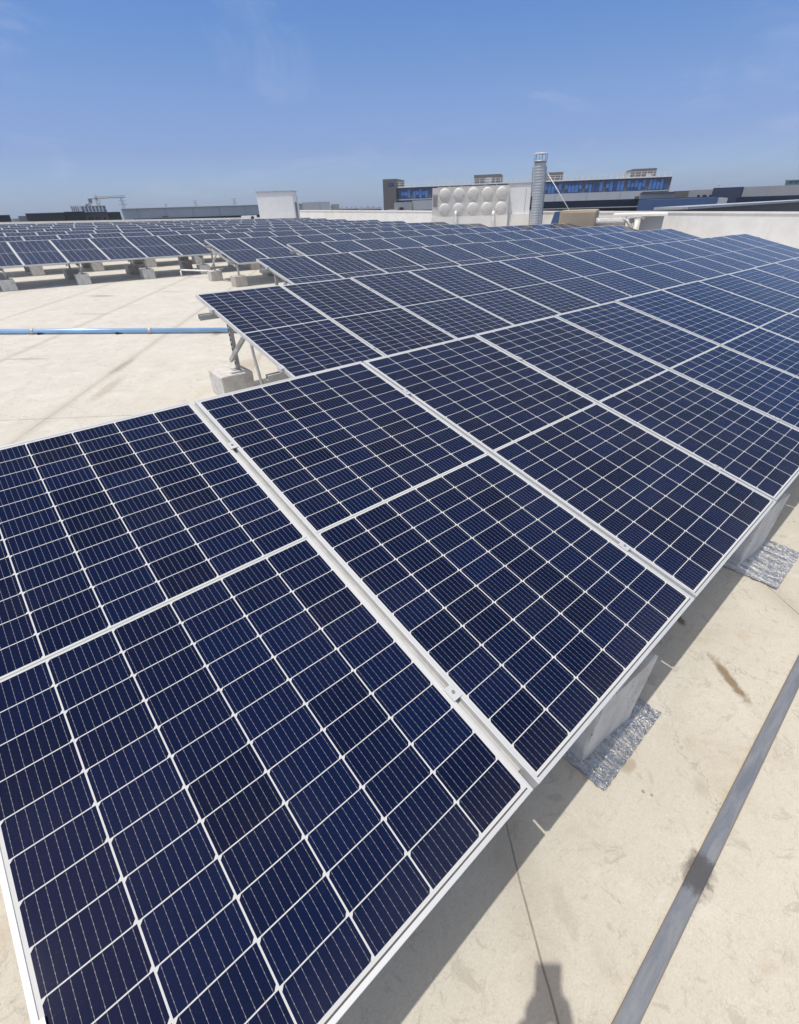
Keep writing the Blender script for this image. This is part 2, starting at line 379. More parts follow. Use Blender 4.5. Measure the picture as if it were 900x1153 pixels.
for e_, (p_, c_) in zip(cr.color_ramp.elements, TINT): e_.color = (*(q_/2 for q_ in c_), 1)
tm = wt.nodes.new('ShaderNodeMix'); tm.data_type = 'RGBA'; tm.blend_type = 'MULTIPLY'; tm.inputs[0].default_value = 1
wt.links.new(sky.outputs[0], tm.inputs[6]); wt.links.new(cr.outputs[0], tm.inputs[7])
tv = wt.nodes.new('ShaderNodeVectorMath'); tv.operation = 'SCALE'; tv.inputs['Scale'].default_value = 4.0; wt.links.new(tm.outputs[2], tv.inputs[0])
wt.links.new(mr.outputs[0], mxn.inputs[0]); wt.links.new(tv.outputs[0], mxn.inputs[6]); mxn.inputs[7].default_value = (6.5, 7.2, 8.6, 1)
wt.links.new(mxn.outputs[2], bg.inputs[0]); bg.inputs[1].default_value = .104
sl = bpy.data.lights.new('sun', 'SUN'); sl.energy = 3.1; sl.angle = R(.53); sl.color = (1, .955, .88)
so = bpy.data.objects.new('sun', sl); COL.objects.link(so)
ce = math.cos(R(SUN_EL))
sdir = Vector((math.sin(SHAD_AZ)*ce, math.cos(SHAD_AZ)*ce, -math.sin(R(SUN_EL))))   # the way the light travels
so.rotation_euler = sdir.to_track_quat('-Z', 'Y').to_euler(); so.location = (0, 0, 30)
sc.view_settings.view_transform = 'Standard'; sc.view_settings.look = 'None'
sc.view_settings.gamma = 1; sc.view_settings.use_curve_mapping = False; sc.view_settings.exposure = 0.0
sc.cycles.use_denoising = True
sc.cycles.max_bounces = 6

# ------------------------------------------------------------------ roof, parapets, ground
WALL_S = 29.0; FAR_F = 52.0
b = MB(); b.box(-14, WALL_S+.3, -12, FAR_F+.3, -.6, 0)
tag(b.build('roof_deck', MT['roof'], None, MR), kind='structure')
b = MB(); b.box(-2600, 2600, -2600, 2600, -13.2, -13.0)
tag(b.build('ground', MT['asphalt']), kind='structure')
def wall(name, label, x0, x1, y0, y1, h, mat):
    root = empty(name, MR @ T((x0, y0, 0)), label, 'parapet')
    MB().box(0, x1-x0, 0, y1-y0, -.02, h).build('wall', mat, root)
    return root
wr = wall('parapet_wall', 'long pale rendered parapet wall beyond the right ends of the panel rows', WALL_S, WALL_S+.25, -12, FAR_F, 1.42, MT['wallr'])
MB().box(-.04, .29, -.04, FAR_F+12.04, 1.42, 1.50).build('coping', MT['wall'], wr)
for k, y in enumerate((13.0, 26.5, 39)):
    MB().box(-.012, .0, y, y+.03, 0, 1.42).build('joint', MT['dgrey'], wr)
wf = wall('parapet_wall', 'low pale parapet along the far edge of the roof behind the last panels', -14, WALL_S-.06, FAR_F, FAR_F+.25, .80, MT['wall'])
MB().box(-.04, WALL_S+13.9, -.04, .29, .80, .87).build('coping', MT['wall'], wf)
# body of our own building below the deck
tag(MB().box(-13.9, WALL_S+.2, -11.9, FAR_F+.2, -14.0, -.61).build('building_base', MT['grey2'], None, MR), kind='structure')

# ------------------------------------------------------------------ solar panels
def frame_mesh(bev):
    b = MB(); z0, z1 = -DEEP, .0022
    for (x0, x1, y0, y1) in ((0, LIP, 0, L), (W-LIP, W, 0, L), (LIP, W-LIP, 0, LIP), (LIP, W-LIP, L-LIP, L)):
        b.box(x0, x1, y0, y1, z0, z1, None, 0, bev)
    for (x0, x1, y0, y1) in ((LIP, .03, .0, L), (W-.03, W-LIP, 0, L)):               # the flange under the laminate
        b.box(x0, x1, y0+LIP, y1-LIP, z0+.0005, z0+.0025)
    return b
def lam_faces(b, mi_top=0, mi_bot=1, x0=LIP, x1=W-LIP, y0=LIP, y1=L-LIP, z1=0.0, z0=-.006):
    uv = b.bm.loops.layers.uv.new('UVMap')
    v = [b.bm.verts.new(p) for p in ((x0, y0, z1), (x1, y0, z1), (x1, y1, z1), (x0, y1, z1), (x0, y0, z0), (x1, y0, z0), (x1, y1, z0), (x0, y1, z0))]
    f = b.bm.faces.new(v[:4]); f.material_index = mi_top
    g = b.bm.faces.new((v[7], v[6], v[5], v[4])); g.material_index = mi_bot
    for lp in f.loops: lp[uv].uv = (lp.vert.co.x, lp.vert.co.y)
    return b
panel0 = empty('solar_panel', Matrix())
fr0 = frame_mesh(.0012).build('frame', MT['alu'], panel0)
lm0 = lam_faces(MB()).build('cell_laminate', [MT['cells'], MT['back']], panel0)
jb0 = MB().box(W/2-.05, W/2+.05, L/2-.03, L/2+.03, -.026, -.0065).build('junction_box', MT['phone'], panel0)
KIDS['solar_panel'] = [fr0, lm0, jb0]
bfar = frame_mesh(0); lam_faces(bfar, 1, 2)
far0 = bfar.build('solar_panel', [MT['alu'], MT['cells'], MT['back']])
ORD = 'first second third fourth fifth sixth seventh eighth ninth tenth eleventh twelfth thirteenth fourteenth fifteenth sixteenth seventeenth eighteenth nineteenth twentieth'.split()
def ordw(n):
    if n < 20: return ORD[n]
    return 'twenty-' + ORD[n-20] if n < 29 else 'thirtieth'
ROWS = []                                              # (start along the row, top-edge position, number of panels)
A = [0, 2.2436, 4.555, 6.9877, 6.1675]; B = [0, 3.207, 6.440, 9.633, 12.92]; N = [17, 17, 17, 17, 19]
for a, bb, n in zip(A, B, N): ROWS.append((a-PITCHS, bb, n))
far_rows = [(-1.22, 16.40, 22), (-.5, 19.75, 22), (.35, 23.2, 21), (.1, 26.7, 22), (.9, 30.2, 21), (.5, 33.7, 22), (1.2, 37.2, 22)]
ROWS += far_rows
ZTOP = 1.024; ct, st = math.cos(TILT), math.sin(TILT)
ZLOW = ZTOP - L*st
rowname = ['nearest row', 'second row from the camera', 'third row from the camera', 'fourth row from the camera', 'fifth row from the camera',
           'sixth row from the camera', 'seventh row from the camera', 'eighth row from the camera', 'ninth row from the camera', 'tenth row from the camera', 'eleventh row from the camera', 'farthest row']
first_near, first_far = True, True
for ri, (s0, bb, n) in enumerate(ROWS):
    for k in range(n):
        near = ri < 6
        if near:
            if first_near: o = panel0; first_near = False
            else: o = copy_of(panel0)
        else:
            if first_far: o = far0; first_far = False
            else: o = copy_of(far0)
        jit = random.uniform(-.004, .004)
        o.matrix_basis = MR @ T((s0 + k*PITCHS + (PITCHS-W)/2, bb - L*ct + jit, ZLOW + random.uniform(-.0015, .0015))) @ Matrix.Rotation(TILT + R(random.uniform(-.12, .12)), 4, 'X')
        if ri < 5: where = ordw(k) + ' from left in the ' + rowname[ri]
        else: where = ordw(n-1-k) + ' from right in the ' + rowname[ri]
        tag(o, 'framed blue solar panel, ' + where, 'solar panel', 'solar panels in tilted rows on the roof')

# ------------------------------------------------------------------ racks and blocks
BH = .26
PT = (.20, .855)                                        # purlin places down the slope
def slope_pt(t, dz=0):                                 # (y, z) relative to a row's top edge; dz below the panel's frame
    y = -t*L*ct + st*(dz); z = ZTOP - t*L*st - ct*(dz)
    return y, z
block_mesh = None
def make_block_mesh(w, d, h, name='concrete_block'):
    b = MB(); b.box(-w/2, w/2, -d/2, d/2, 0, h, None, 0, .012)
    bmesh.ops.subdivide_edges(b.bm, edges=[e for e in b.bm.edges if e.calc_length() > .1], cuts=3, use_grid_fill=True)
    for v in b.bm.verts:
        if v.co.z > .01: v.co += Vector((random.uniform(-.003, .003), random.uniform(-.003, .003), random.uniform(-.003, .003)))
    return b
blk0 = [make_block_mesh(.33, .33, BH).build('concrete_block', MT['block']) for _ in range(3)]
bl_used = [False]*3
def put_block(s, f, lab, sc_=1.0, turn=0, hz=1.0):
    i = random.randrange(3)
    if not bl_used[i]: o = blk0[i]; bl_used[i] = True
    else: o = blk0[i].copy(); COL.objects.link(o)
    o.matrix_basis = MR @ T((s, f, 0)) @ Matrix.Rotation(turn, 4, 'Z') @ Matrix.Diagonal((sc_, sc_, hz, 1))
    return tag(o, lab, 'concrete block', 'concrete ballast blocks under the panel rows')
stations = {}
for ri, (s0, bb, n) in enumerate(ROWS):
    end = s0 + n*PITCHS
    step = 1.74
    first = {0: -1.07, 4: s0, 5: -1.42}.get(ri, s0 + .17)
    xs = []; x = first
    while x < end: xs.append(x); x += step
    if ri == 0: xs[0] = -.93
    rack = empty('panel_rack', MR @ T((s0, bb, 0)), 'galvanised steel rack of posts and purlins carrying the ' + rowname[ri].replace(' from the camera', ' of solar panels').replace('nearest row', 'nearest row of solar panels').replace('farthest row', 'farthest row of solar panels'), 'panel rack', 'steel racks under the panel rows')
    for t in PT:
        y, z = slope_pt(t, DEEP + .028)
        MB().chan((-.14, y, z), (end-s0+.12, y, z), .045, .052, .004, Vector((0, st, -ct))).build('purlin', MT['galv'], rack)
    def leg(x):
        p = {}
        ya, za = slope_pt(.12, DEEP+.085); yb, zb = slope_pt(.93, DEEP+.085)
        p['rafter'] = MB().chan((0, ya, za), (0, yb, zb), .041, .05, .004, Vector((0, st, -ct)))
        yr = -.29; zr = ZTOP - .29*st/ct - DEEP - .115
        bm_ = MB().chan((.028, yr, BH+.006), (.028, yr, zr+.09), .041, .041, .004, Vector((-1, 0, 0)))
        p['rear_post'] = bm_
        yf = -1.90; zf = ZTOP - 1.90*st/ct - DEEP - .115
        p['front_post'] = MB().chan((.028, yf, BH+.006), (.028, yf, zf+.075), .041, .041, .004, Vector((-1, 0, 0)))
        p['brace'] = MB().chan((-.03, yr+.02, BH+.10), (-.03, -.78, ZTOP-.78*st/ct-DEEP-.10), .03, .041, .004, Vector((0, .5, -.8)))
        return p
    vis = xs if ri < 6 else [x for x in xs if x < 12]
    for x in vis:
        for nm, m in leg(x).items():
            if ri >= 6 and nm in ('brace',): m.bm.free(); continue
            o = m.build('post' if 'post' in nm else nm, MT['galv'], rack, T((x-s0, 0, 0)))
            if nm == 'rear_post' and ri in (1, 4) and x == xs[0]:
                sb = MB()
                for q in range(9): sb.box(.0015, .0065, -.298, -.282, BH+.06+q*.05, BH+.085+q*.05)
                sb.build('slot', MT['slot'], o)
            if 'post' in nm and ri < 6:
                y = -.29 if nm == 'rear_post' else -1.90
                MB().box(-.05, .085, y-.05, y+.05, BH, BH+.006).build('foot_plate', MT['galv'], o)
    if ri < 6:                                         # metal strip added to pale the gaps; its short end lets sunlight through
        for k in range(1, n):
            y, z = slope_pt(.5, .017)
            gb = MB(); gw = (PITCHS-W)/2-.0006; gb.box(-gw, gw, -L/2+.05, L/2-.004, -.004, 0)
            gb.build('gap_strip', MT['galv'], rack, T((k*PITCHS, y, z)) @ Matrix.Rotation(TILT, 4, 'X'))
    if ri < 3:                                         # mid clamps holding neighbouring frames to the purlins
        for k in range(n+1):
            for t in PT:
                y, z = slope_pt(t, -.002)
                m = T((k*PITCHS + (PITCHS-W)/2*(1 if k == 0 else -1 if k == n else 0), y, z)) @ Matrix.Rotation(TILT, 4, 'X')
                cb = MB()
                if k in (0, n):
                    sg = 1 if k == 0 else -1
                    cb.box(-.004 if sg > 0 else -.020, .020 if sg > 0 else .004, -.03, .03, .0005, .004)
                    cb.box(-.030 if sg > 0 else .004, -.004 if sg > 0 else .030, -.03, .03, -.034, .004)
                    hx = -.016*sg
                else:
                    cb.box(-.0165, .0165, -.022, .022, .0023, .0045); hx = 0
                o = cb.build('clamp', MT['alu'], rack, m)
                MB().tube([(hx, 0, .0042), (hx, 0, .0085)], .0055, 6).build('bolt', MT['steel'], o)
    rn = rowname[ri].replace(' from the camera', '')
    seen_front = {0: xs[1:], 1: xs[:1], 2: xs[:2], 3: xs[:2], 4: xs[:3], 5: xs}.get(ri, vis)
    seen_back = {0: xs[:4], 1: xs[:2], 2: xs[:2], 3: xs[:3], 4: xs[:4], 5: xs}.get(ri, vis)
    for j, x in enumerate(xs):
        w = ordw(j) + ' from left'
        if x in seen_front: put_block(x, bb - (1.875 if ri == 0 else 1.905), 'grey concrete block under the low edge of the ' + rn + ', ' + w, turn=random.uniform(-.06, .06) if ri else -.10, hz=1.55 if ri == 0 else 1.0)
        if x in seen_back: put_block(x - (.07 if ri == 1 else 0), bb - .29, 'grey concrete block under the raised back of the ' + rn + ', ' + w, turn=random.uniform(-.08, .08), sc_=1.12 if ri == 1 else 1.0)

# ------------------------------------------------------------------ foil mats, strip conduit, pipes
def foil_mat(x0, x1, y0, y1, label):
    b = MB(); nx, ny = 36, 30; g = []
    for j in range(ny+1):
        ex = random.uniform(-.006, .006)
        row = []
        for i in range(nx+1):
            x = x0 + (x1-x0)*i/nx + (ex if i in (0, nx) else 0); y = y0 + (y1-y0)*j/ny
            z = .006 + .006*abs(math.sin(i*.62 + 1.1*math.sin(j*.33) + .05*j)) + random.uniform(0, .003)
            row.append(b.bm.verts.new((x + random.uniform(-.002, .002), y + random.uniform(-.002, .002), z)))
        g.append(row)
    for j in range(ny):
        for i in range(nx): b.bm.faces.new((g[j][i], g[j][i+1], g[j+1][i+1], g[j+1][i]))
    b.box(x0+.002, x1-.002, y0+.002, y1-.002, .001, .0035)
    return tag(b.build('foil_mat', MT['foil'], None, MR), label, 'mat', 'foil mats under the blocks')
foil_mat(.46, .93, -2.135, -1.66, 'crinkled silver foil mat under the nearest concrete block')
foil_mat(2.18, 2.66, -2.235, -1.72, 'crinkled silver foil mat under the second block of the nearest row')
b = MB(); b.box(-3, 24, -2.487, -2.437, .0, .009, None, 0, .002)
for k in range(-1, 13): b.box(k*1.95+1.02, k*1.95+1.024, -2.4872, -2.4368, .0, .0094)
st_ = tag(b.build('flat_strip', MT['strip'], None, MR), 'flat grey-blue metal strip lying on the roof in front of the nearest row', 'metal strip')
# blue pipe across the open part of the roof
p0, p1 = on_roof(-260, 374.5, .05), on_roof(330, 369, .05)
p1 = p0 + (on_roof(250, 371.5, .05)-p0)*1.14
root = empty('blue_pipe', MR, 'shiny light blue pipe lying across the open concrete roof', 'pipe')
MB().tube([p0, p1], .038, 20).build('tube', MT['pipe'], root)
dd = (p1-p0).normalized(); ax = dd.cross(Vector((0, 0, 1)))
for px in (30, 163):
    c = on_roof(px, 375, .05); c = p0 + dd*((c-p0).dot(dd))
    b = MB().tube([c-dd*.03, c+dd*.03], .043, 20)
    b.bar(c-ax*.07-Vector((0, 0, .047)), c+ax*.07-Vector((0, 0, .047)), .05, .006)
    b.build('clip', MT['clip'], root)
for k in range(5):
    c = p0 + dd*(.6+1.35*k)
    MB().box(-.05, .05, -.05, .05, 0, .014, T((c.x, c.y, 0))).build('support_pad', MT['slot'], root)
# pvc conduits
def pipe(name, pts, r, label, cat='pipe', mat='pvc'):
    return tag(MB().tube(pts, r, 12).build(name, MT[mat], None, MR), label, cat)
f = on_roof(282, 436, .03)
pipe('cable_conduit', [(1.52, 2.55, .02), (1.50, 2.62, .45), (1.50, 2.64, .62), (1.55, 2.58, .72)], .016, 'slim white plastic conduit rising beside the first block of the second row')
pipe('cable_conduit', [(1.0, 2.02, .02), (1.9, 2.02, .02), (3.2, 2.02, .02)], .016, 'thin blue plastic conduit lying behind the nearest row', mat='pipe')
c0 = on_roof(205, 312, 0); c1 = on_roof(238, 305, .20)
pipe('cable_conduit', [c0 + Vector((0, 0, .01)), c0 + Vector((.0, 0, .17)), c0 + Vector((.03, -.01, .2)), c0 + (c1-c0)*1.0 + Vector((0, 0, 0)), c1 + (c1-c0)*.4], .022, 'white pipe bridging low over the roof before the sixth row')

# ------------------------------------------------------------------ things far off, given by where they show and how far they are
class Site:
    """a thing's local frame: x right, y away, z up from its base; the front plane is y = 0"""
    def __init__(s, name, label, cat, pl, pr_, D, yc=235, base=None, yaw=0, group=None):
        a, c = pt(pl, yc, D), pt(pr_, yc, D); m = (a+c)/2
        x = Vector((c.x-a.x, c.y-a.y, 0)).normalized(); x = Matrix.Rotation(yaw, 3, 'Z') @ x
        y = Vector((-x.y, x.x, 0)); z0 = roofz(m.x, m.y)-.02 if base is None else base
        s.m = Matrix((x, y, Vector((0, 0, 1)))).transposed().to_4x4(); s.m.translation = Vector((m.x, m.y, z0))
        s.inv = s.m.inverted(); s.root = empty(name, s.m, label, cat, group)
    def p(s, px, py, y=0):
        o = s.inv @ CAM; d = s.inv.to_3x3() @ ray(px, py); q = o + d*((y-o.y)/d.y); return q
    def rect(s, x0, x1, yt, yb, name, mat, y0=0, y1=5, z0=None, parent=None, bev=0):
        a, c = s.p(x0, (yt+(yb or yt))/2, y0), s.p(x1, (yt+(yb or yt))/2, y0); zt = s.p((x0+x1)/2, yt, y0).z
        zb = z0 if yb is None else s.p((x0+x1)/2, yb, y0).z
        return MB().box(a.x, c.x, y0, y1, zb, zt, None, 0, bev).build(name, MT[mat] if isinstance(mat, str) else mat, parent or s.root)
G = -13.0
# left: dark halls
s = Site('dark_hall', 'low charcoal hall at the left edge of the skyline', 'building', -30, 11, 150, 243, G)
s.rect(-30, 11, 243, None, 'wall', 'black', 0, 30, 0); s.rect(-30.5, 11.5, 242.3, 243, 'roof_edge', 'dgrey', -.3, 30.3)
s = Site('office_block', 'small distant grey block between the two dark halls at the left', 'building', 18, 30, 320, 244, G)
s.rect(20, 30, 243, None, 'wall', 'dgrey', 0, 20, 0); s.rect(13, 22, 246, None, 'annex', 'grey2', 1, 21, 0)
s = Site('dark_hall', 'wide dark brown louvred hall with a black end at the left skyline', 'building', 28, 95, 130, 240, G)
s.rect(28, 72, 240, None, 'wall', 'brown', 0, 30, 0); s.rect(72.3, 95, 238.6, None, 'end_wall', 'black', .4, 30, 0)
s.rect(27.5, 72, 239.3, 240, 'roof_edge', 'grey', -.3, 30.3); s.rect(72.3, 95.4, 238, 238.6, 'roof_edge', 'dgrey', .1, 30.3)
s = Site('brown_hall', 'brown hall with small dark windows beside the long grey hall', 'building', 95, 135, 140, 240, G)
s.rect(95, 121, 239, None, 'wall', 'pier', 0, 30, 0); s.rect(121.3, 135, 238.5, None, 'end_wall', 'black', .3, 30, 0); s.rect(94.5, 121, 238.5, 239, 'roof_edge', 'dgrey', -.3, 30.3)
for x in (100, 103, 108, 111, 117): s.rect(x, x+1.9, 244.5, 247, 'window', 'dglass', -.08, -.002)
s = Site('white_block', 'white block with dark vertical slits rising behind the dark hall', 'building', 78, 90, 260, 235, G)
s.rect(78, 90, 231.3, None, 'wall', 'white', 0, 20, 0)
for x in (81, 83.2, 85.4, 87.6): s.rect(x, x+.8, 232.6, 238, 'window', 'dgrey', -.1, -.002)
s = Site('unfinished_tower', 'pale blue building still under scaffolding beneath the tower crane', 'building', 90, 119, 270, 235, G)
s.rect(90, 118.5, 232.5, None, 'wall', 'blue', 0, 18, 0)
for y in (231.6, 234.6, 237.4): s.rect(89.6, 119, y, y+.7, 'slab', 'grey', -.3, 18.2)
for x in range(91, 119, 4): s.rect(x, x+1.6, 232.6, 239, 'scaffold', 'white', -.25, -.05)
def crane(x, yt, yb, jl, jr, yj, D, label):
    s = Site('tower_crane', label, 'crane', x-2, x+2, D, yj, G)
    mt = s.p(x, yt, 0); r = .55
    b = MB()
    for dx in (-.8, .8):
        for dy in (-.8, .8): b.box(mt.x+dx-.16, mt.x+dx+.16, dy-.16, dy+.16, 0, mt.z-3)
    z = 0
    while z < mt.z-4:
        b.bar((mt.x-.8, -.8, z), (mt.x+.8, -.8, z+2), .16, .16); b.bar((mt.x+.8, .8, z), (mt.x-.8, .8, z+2), .16, .16); z += 2
    b.build('mast', MT['craneo'], s.root)
    a, c = s.p(jl, yj+1, 0), s.p(jr, yj-1.2, 0)
    b = MB(); b.bar((a.x, 0, a.z), (c.x, 0, c.z), .5, .5)
    b.bar((a.x*.3+mt.x*.7, 0, a.z+1.0), (c.x, 0, c.z+.9), .25, .25); b.build('jib', MT['craneo'], s.root)
    MB().tube([(mt.x, 0, mt.z-3.2), (mt.x, 0, mt.z)], [.8, .2], 6).build('apex', MT['craneo'], s.root)
    MB().box(a.x-.6, a.x+1.6, -.7, .7, a.z-2, a.z+.2).build('counterweight', MT['dgrey'], s.root)
    MB().box(mt.x+.3, mt.x+1.9, -1, .6, a.z-2.4, a.z-.4).build('cabin', MT['white'], s.root)
crane(107, 218.5, 240, 100, 141, 223, 420, 'orange tower crane with a long jib behind the dark halls')
crane(100.5, 227, 240, 97, 104, 229.5, 480, 'small orange crane behind the scaffolded building')
def pylon(x, yt, D, wpx, label):
    s = Site('power_pylon', label, 'pylon', x-3, x+3, D, yt, G)
    t = s.p(x, yt, 0); w = abs(s.p(x+wpx/2, yt, 0).x - t.x); H = t.z
    b = MB()
    for sx in (-1, 1):
        for sy in (-1, 1): b.bar((t.x+sx*w*.55, sy*w*.55, 0), (t.x+sx*w*.12, sy*w*.12, H), .35, .35)
    for k in range(9):
        z0, z1 = H*k/9, H*(k+1)/9; r0, r1 = w*(.55-.43*k/9), w*(.55-.43*(k+1)/9)
        b.bar((t.x-r0, -r0, z0), (t.x+r1, -r1, z1), .22, .22); b.bar((t.x+r0, -r0, z0), (t.x-r1, -r1, z1), .22, .22)
    b.build('tower', MT['pylon'], s.root)
    for q, k in ((0, 1.0), (.10, .75), (.2, .9)):
        MB().bar((t.x-w*k, 0, H*(1-q)), (t.x+w*k, 0, H*(1-q)), .4, .4).build('crossarm', MT['pylon'], s.root)
pylon(136, 222, 600, 11, 'lattice power pylon standing left of the long grey hall')
pylon(219.5, 226, 900, 6.5, 'small lattice pylon behind the middle of the long grey hall')
pylon(263.5, 223.5, 850, 6.5, 'small lattice pylon behind the long grey hall near the white stair house')
s = Site('antenna_mast', 'thin antenna mast on the roofline of the long grey hall', 'antenna', 185, 188, 160, 231, G)
t = s.p(186.3, 228.8, 0); MB().tube([(t.x, 0, 0), (t.x, 0, t.z)], .14, 6).build('pole', MT['pylon'], s.root); MB().box(t.x-.25, t.x+.25, -.2, .2, t.z-.7, t.z-.1).build('head', MT['pylon'], s.root)
# long grey hall
s = Site('grey_hall', 'long light grey hall with a dark glass strip at the left skyline', 'building', 135, 345, 140, 233, G, yaw=R(0))
s.rect(135.5, 345, 232.1, None, 'wall', 'grey', 0, 40, 0); s.rect(135, 345.5, 231.4, 232.1, 'roof_edge', 'white', -.3, 40.3)
s.rect(150, 345, 243.2, 246.5, 'window', 'dglass', -.35, -.003)
s.rect(183, 189, 243.2, 244.6, 'vent', 'pier', -.6, -.36)
s = Site('grey_annex', 'light grey box over dark blue glazing right of the white stair house', 'building', 341, 378, 120, 233, G)
s.rect(341, 372, 227.3, 239, 'wall', 'grey', 0, 20); s.rect(341, 377, 239.3, None, 'window', 'dglass', 1, 20, 0); s.rect(340, 378.5, 238.4, 239.3, 'ledge', 'grey', -.4, 20)
s.rect(374.5, 382, 229.7, None, 'stair_tower', 'grey2', 2, 20.1, 0)
# hazy far town
rt = random.Random(3)
for k, (x0, x1, y, D, lab) in enumerate([(382, 404, 234.0, 520, 'distant hazy office slab with rows of dark windows, left of the two'), (404, 430, 233.4, 560, 'distant hazy office slab with rows of dark windows beside the blue glass building')]):
    s = Site('office_slab', lab, 'building', x0, x1, D, 236, G, group='hazy offices in the distance')
    s.rect(x0, x1, y, None, 'wall', 'grey', 0, 20, 0)
    for yy in (235.5, 238, 240.5): s.rect(x0+.5, x1-.5, yy, yy+1.3, 'window', 'dglass', -.1, -.003)
    for q in range(4):
        xx = x0 + 2 + q*(x1-x0-6)/3; s.rect(xx, xx+rt.uniform(1, 3), y-rt.uniform(.8, 2.2), y-.002, 'roof_plant', 'grey2', 2, 6)
# blue glass building
BD = 170
s = Site('glass_building', 'long blue glazed office building with a rooftop railing behind the chimney', 'building', 430, 755, BD, 210, G, yaw=R(-1.5))
zc = {}
a, c = s.p(431, 215), s.p(755, 208); zroof = s.p(600, 205.3).z; FH = 2.9
b = MB().box(a.x+3, c.x, 0, 22, 0, zroof); b.build('wall', MT['pier'], s.root)
MB().box(a.x+3.2, c.x+.3, -.45, 22.3, zroof+.002, zroof+.30).build('roof_edge', MT['white'], s.root)
for fl in range(4):
    zt = zroof - .25 - fl*FH
    MB().box(a.x+3.2, c.x+.2, -.35, -.003, zt-FH+.02, zt-FH+.30).build('spandrel', MT['grey'], s.root)
    nb = 14; bw = (c.x-a.x-4)/nb
    for k in range(nb):
        x0 = a.x+4 + k*bw
        w = MB().box(x0, x0+bw*.86, -.12, -.004, zt-FH+.33, zt-.02).build('window', MT['glass'], s.root)
        mb_ = MB()
        for q in range(1, 5): mb_.box(x0+q*bw*.172-.06, x0+q*bw*.172+.06, -.22, -.122, zt-FH+.35, zt-.04)
        mb_.build('mullion', MT['black'], w)
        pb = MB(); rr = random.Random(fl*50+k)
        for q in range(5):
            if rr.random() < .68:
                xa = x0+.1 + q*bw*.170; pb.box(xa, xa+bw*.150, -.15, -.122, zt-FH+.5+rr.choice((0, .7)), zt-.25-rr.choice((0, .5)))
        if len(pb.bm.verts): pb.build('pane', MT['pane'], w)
        else: pb.bm.free()
rb = MB(); x = a.x+4; zr0 = zroof+.302
while x < c.x-.3: rb.box(x-.05, x+.05, -.2, -.1, zr0, zr0+1.1); x += 1.5
for z in (.55, 1.05): rb.box(a.x+4, c.x-.3, -.19, -.11, zr0+z, zr0+z+.08)
rb.build('railing', MT['white'], s.root)
s.rect(431, 446, 201.5, None, 'stair_tower', 'pier', -1.2, 10, 0)
t_ = s.rect(437, 443, 205.5, 208.5, 'window', 'glass', -1.3, -1.203)
s.rect(534, 564, 196.3, 205.5, 'penthouse', 'pier', 3, 14, zr0); s.rect(547, 554, 199.5, 205.5, 'door', 'grey2', 2.9, 2.997)
s.rect(616, 634, 193.8, 203.5, 'penthouse', 'pier', 3, 14); s.rect(712, 739, 189.6, 199.5, 'penthouse', 'pier', 3, 14)
for x0, x1, y in ((699, 704, 195.6), (704.5, 710, 194.8), (729, 734, 195)): s.rect(x0, x1, y, 199.8, 'roof_plant', 'grey', 1, 4)
s = Site('grey_annex', 'stepped grey annex in front of the left end of the blue glass building', 'building', 436, 492, 125, 232, G)
s.rect(444, 464, 227.6, None, 'wall', 'grey2', 0, 18, 0); s.rect(464.3, 492, 225.3, 236, 'wall', 'grey', .5, 18); s.rect(461, 492, 236.2, None, 'window', 'dglass', 1, 18, 0)
s.rect(436, 447, 236, None, 'low_wing', 'grey', -2, 6, 0); s.rect(450, 454.5, 233.3, 236, 'window', 'black', -.1, -.003)
s = Site('grey_annex', 'long grey annex with a dark blue window band before the blue glass building', 'building', 600, 722, 115, 225, G)
s.rect(600, 722, 217.5, 225.5, 'wall', 'grey', 0, 18); s.rect(600, 721, 225.8, None, 'window', 'dglass', .8, 18, 0); s.rect(600, 722, 233.5, 234.5, 'ledge', 'grey2', -.6, .79)
s.rect(715, 720, 220.8, 223, 'vent', 'pier', -.2, -.003)
s.rect(722.3, 761, 217.0, None, 'low_wing', 'grey2', -1, 14, 0); s.rect(722, 761, 216.2, 217, 'roof_edge', 'pier', -1.3, 14)
s = Site('grey_block', 'grey rendered block with three dark windows and a brown end beside the navy hall', 'building', 757, 806, 140, 220, G)
s.rect(759, 776, 214.8, None, 'end_wall', 'pier', 0, 20, 0); s.rect(776.3, 806, 213.5, None, 'wall', 'grey2', .2, 20, 0)
for x, w in ((785, 3), (791, 4.5), (798.5, 4)): s.rect(x, x+w, 219.2, 223.5, 'window', 'dglass', .1, .197)
s = Site('blue_hall', 'low blue clad hall behind the parapet at the right', 'building', 720, 820, 95, 230, G)
s.rect(720, 809, 223.8, None, 'wall', 'blue', 0, 16, 0); s.rect(809.3, 820, 222.8, None, 'end_wall', 'grey', .1, 16, 0); s.rect(719.5, 820.3, 222.2, 223.8, 'roof_edge', 'navy', 16.2, 17)
s = Site('navy_hall', 'tall navy hall with a grey upper band and dark glazing at the right skyline', 'building', 804, 930, 120, 218, G)
s.rect(804, 837, 210.8, None, 'end_wall', 'navy', 0, 25, 0); s.rect(837.3, 960, 208.0, 219.5, 'wall', 'grey2', .3, 25); s.rect(831, 960, 219.8, None, 'window', 'dglass', -.5, 25.1, 0)
s.rect(804, 960, 207.2, 208, 'roof_edge', 'grey', -.2, 25.2) if False else None
s = Site('antenna_mast', 'thin antenna mast rising behind the navy hall', 'antenna', 810, 813, 200, 208, G)
t = s.p(811.3, 205, 0); MB().tube([(t.x, 0, 0), (t.x, 0, t.z)], .12, 6).build('pole', MT['pylon'], s.root); MB().box(t.x-.4, t.x+.4, -.1, .1, t.z-.9, t.z-.75).build('head', MT['pylon'], s.root)
s = Site('green_block', 'small green glazed block on the skyline at the right edge', 'building', 885, 930, 240, 205, G)
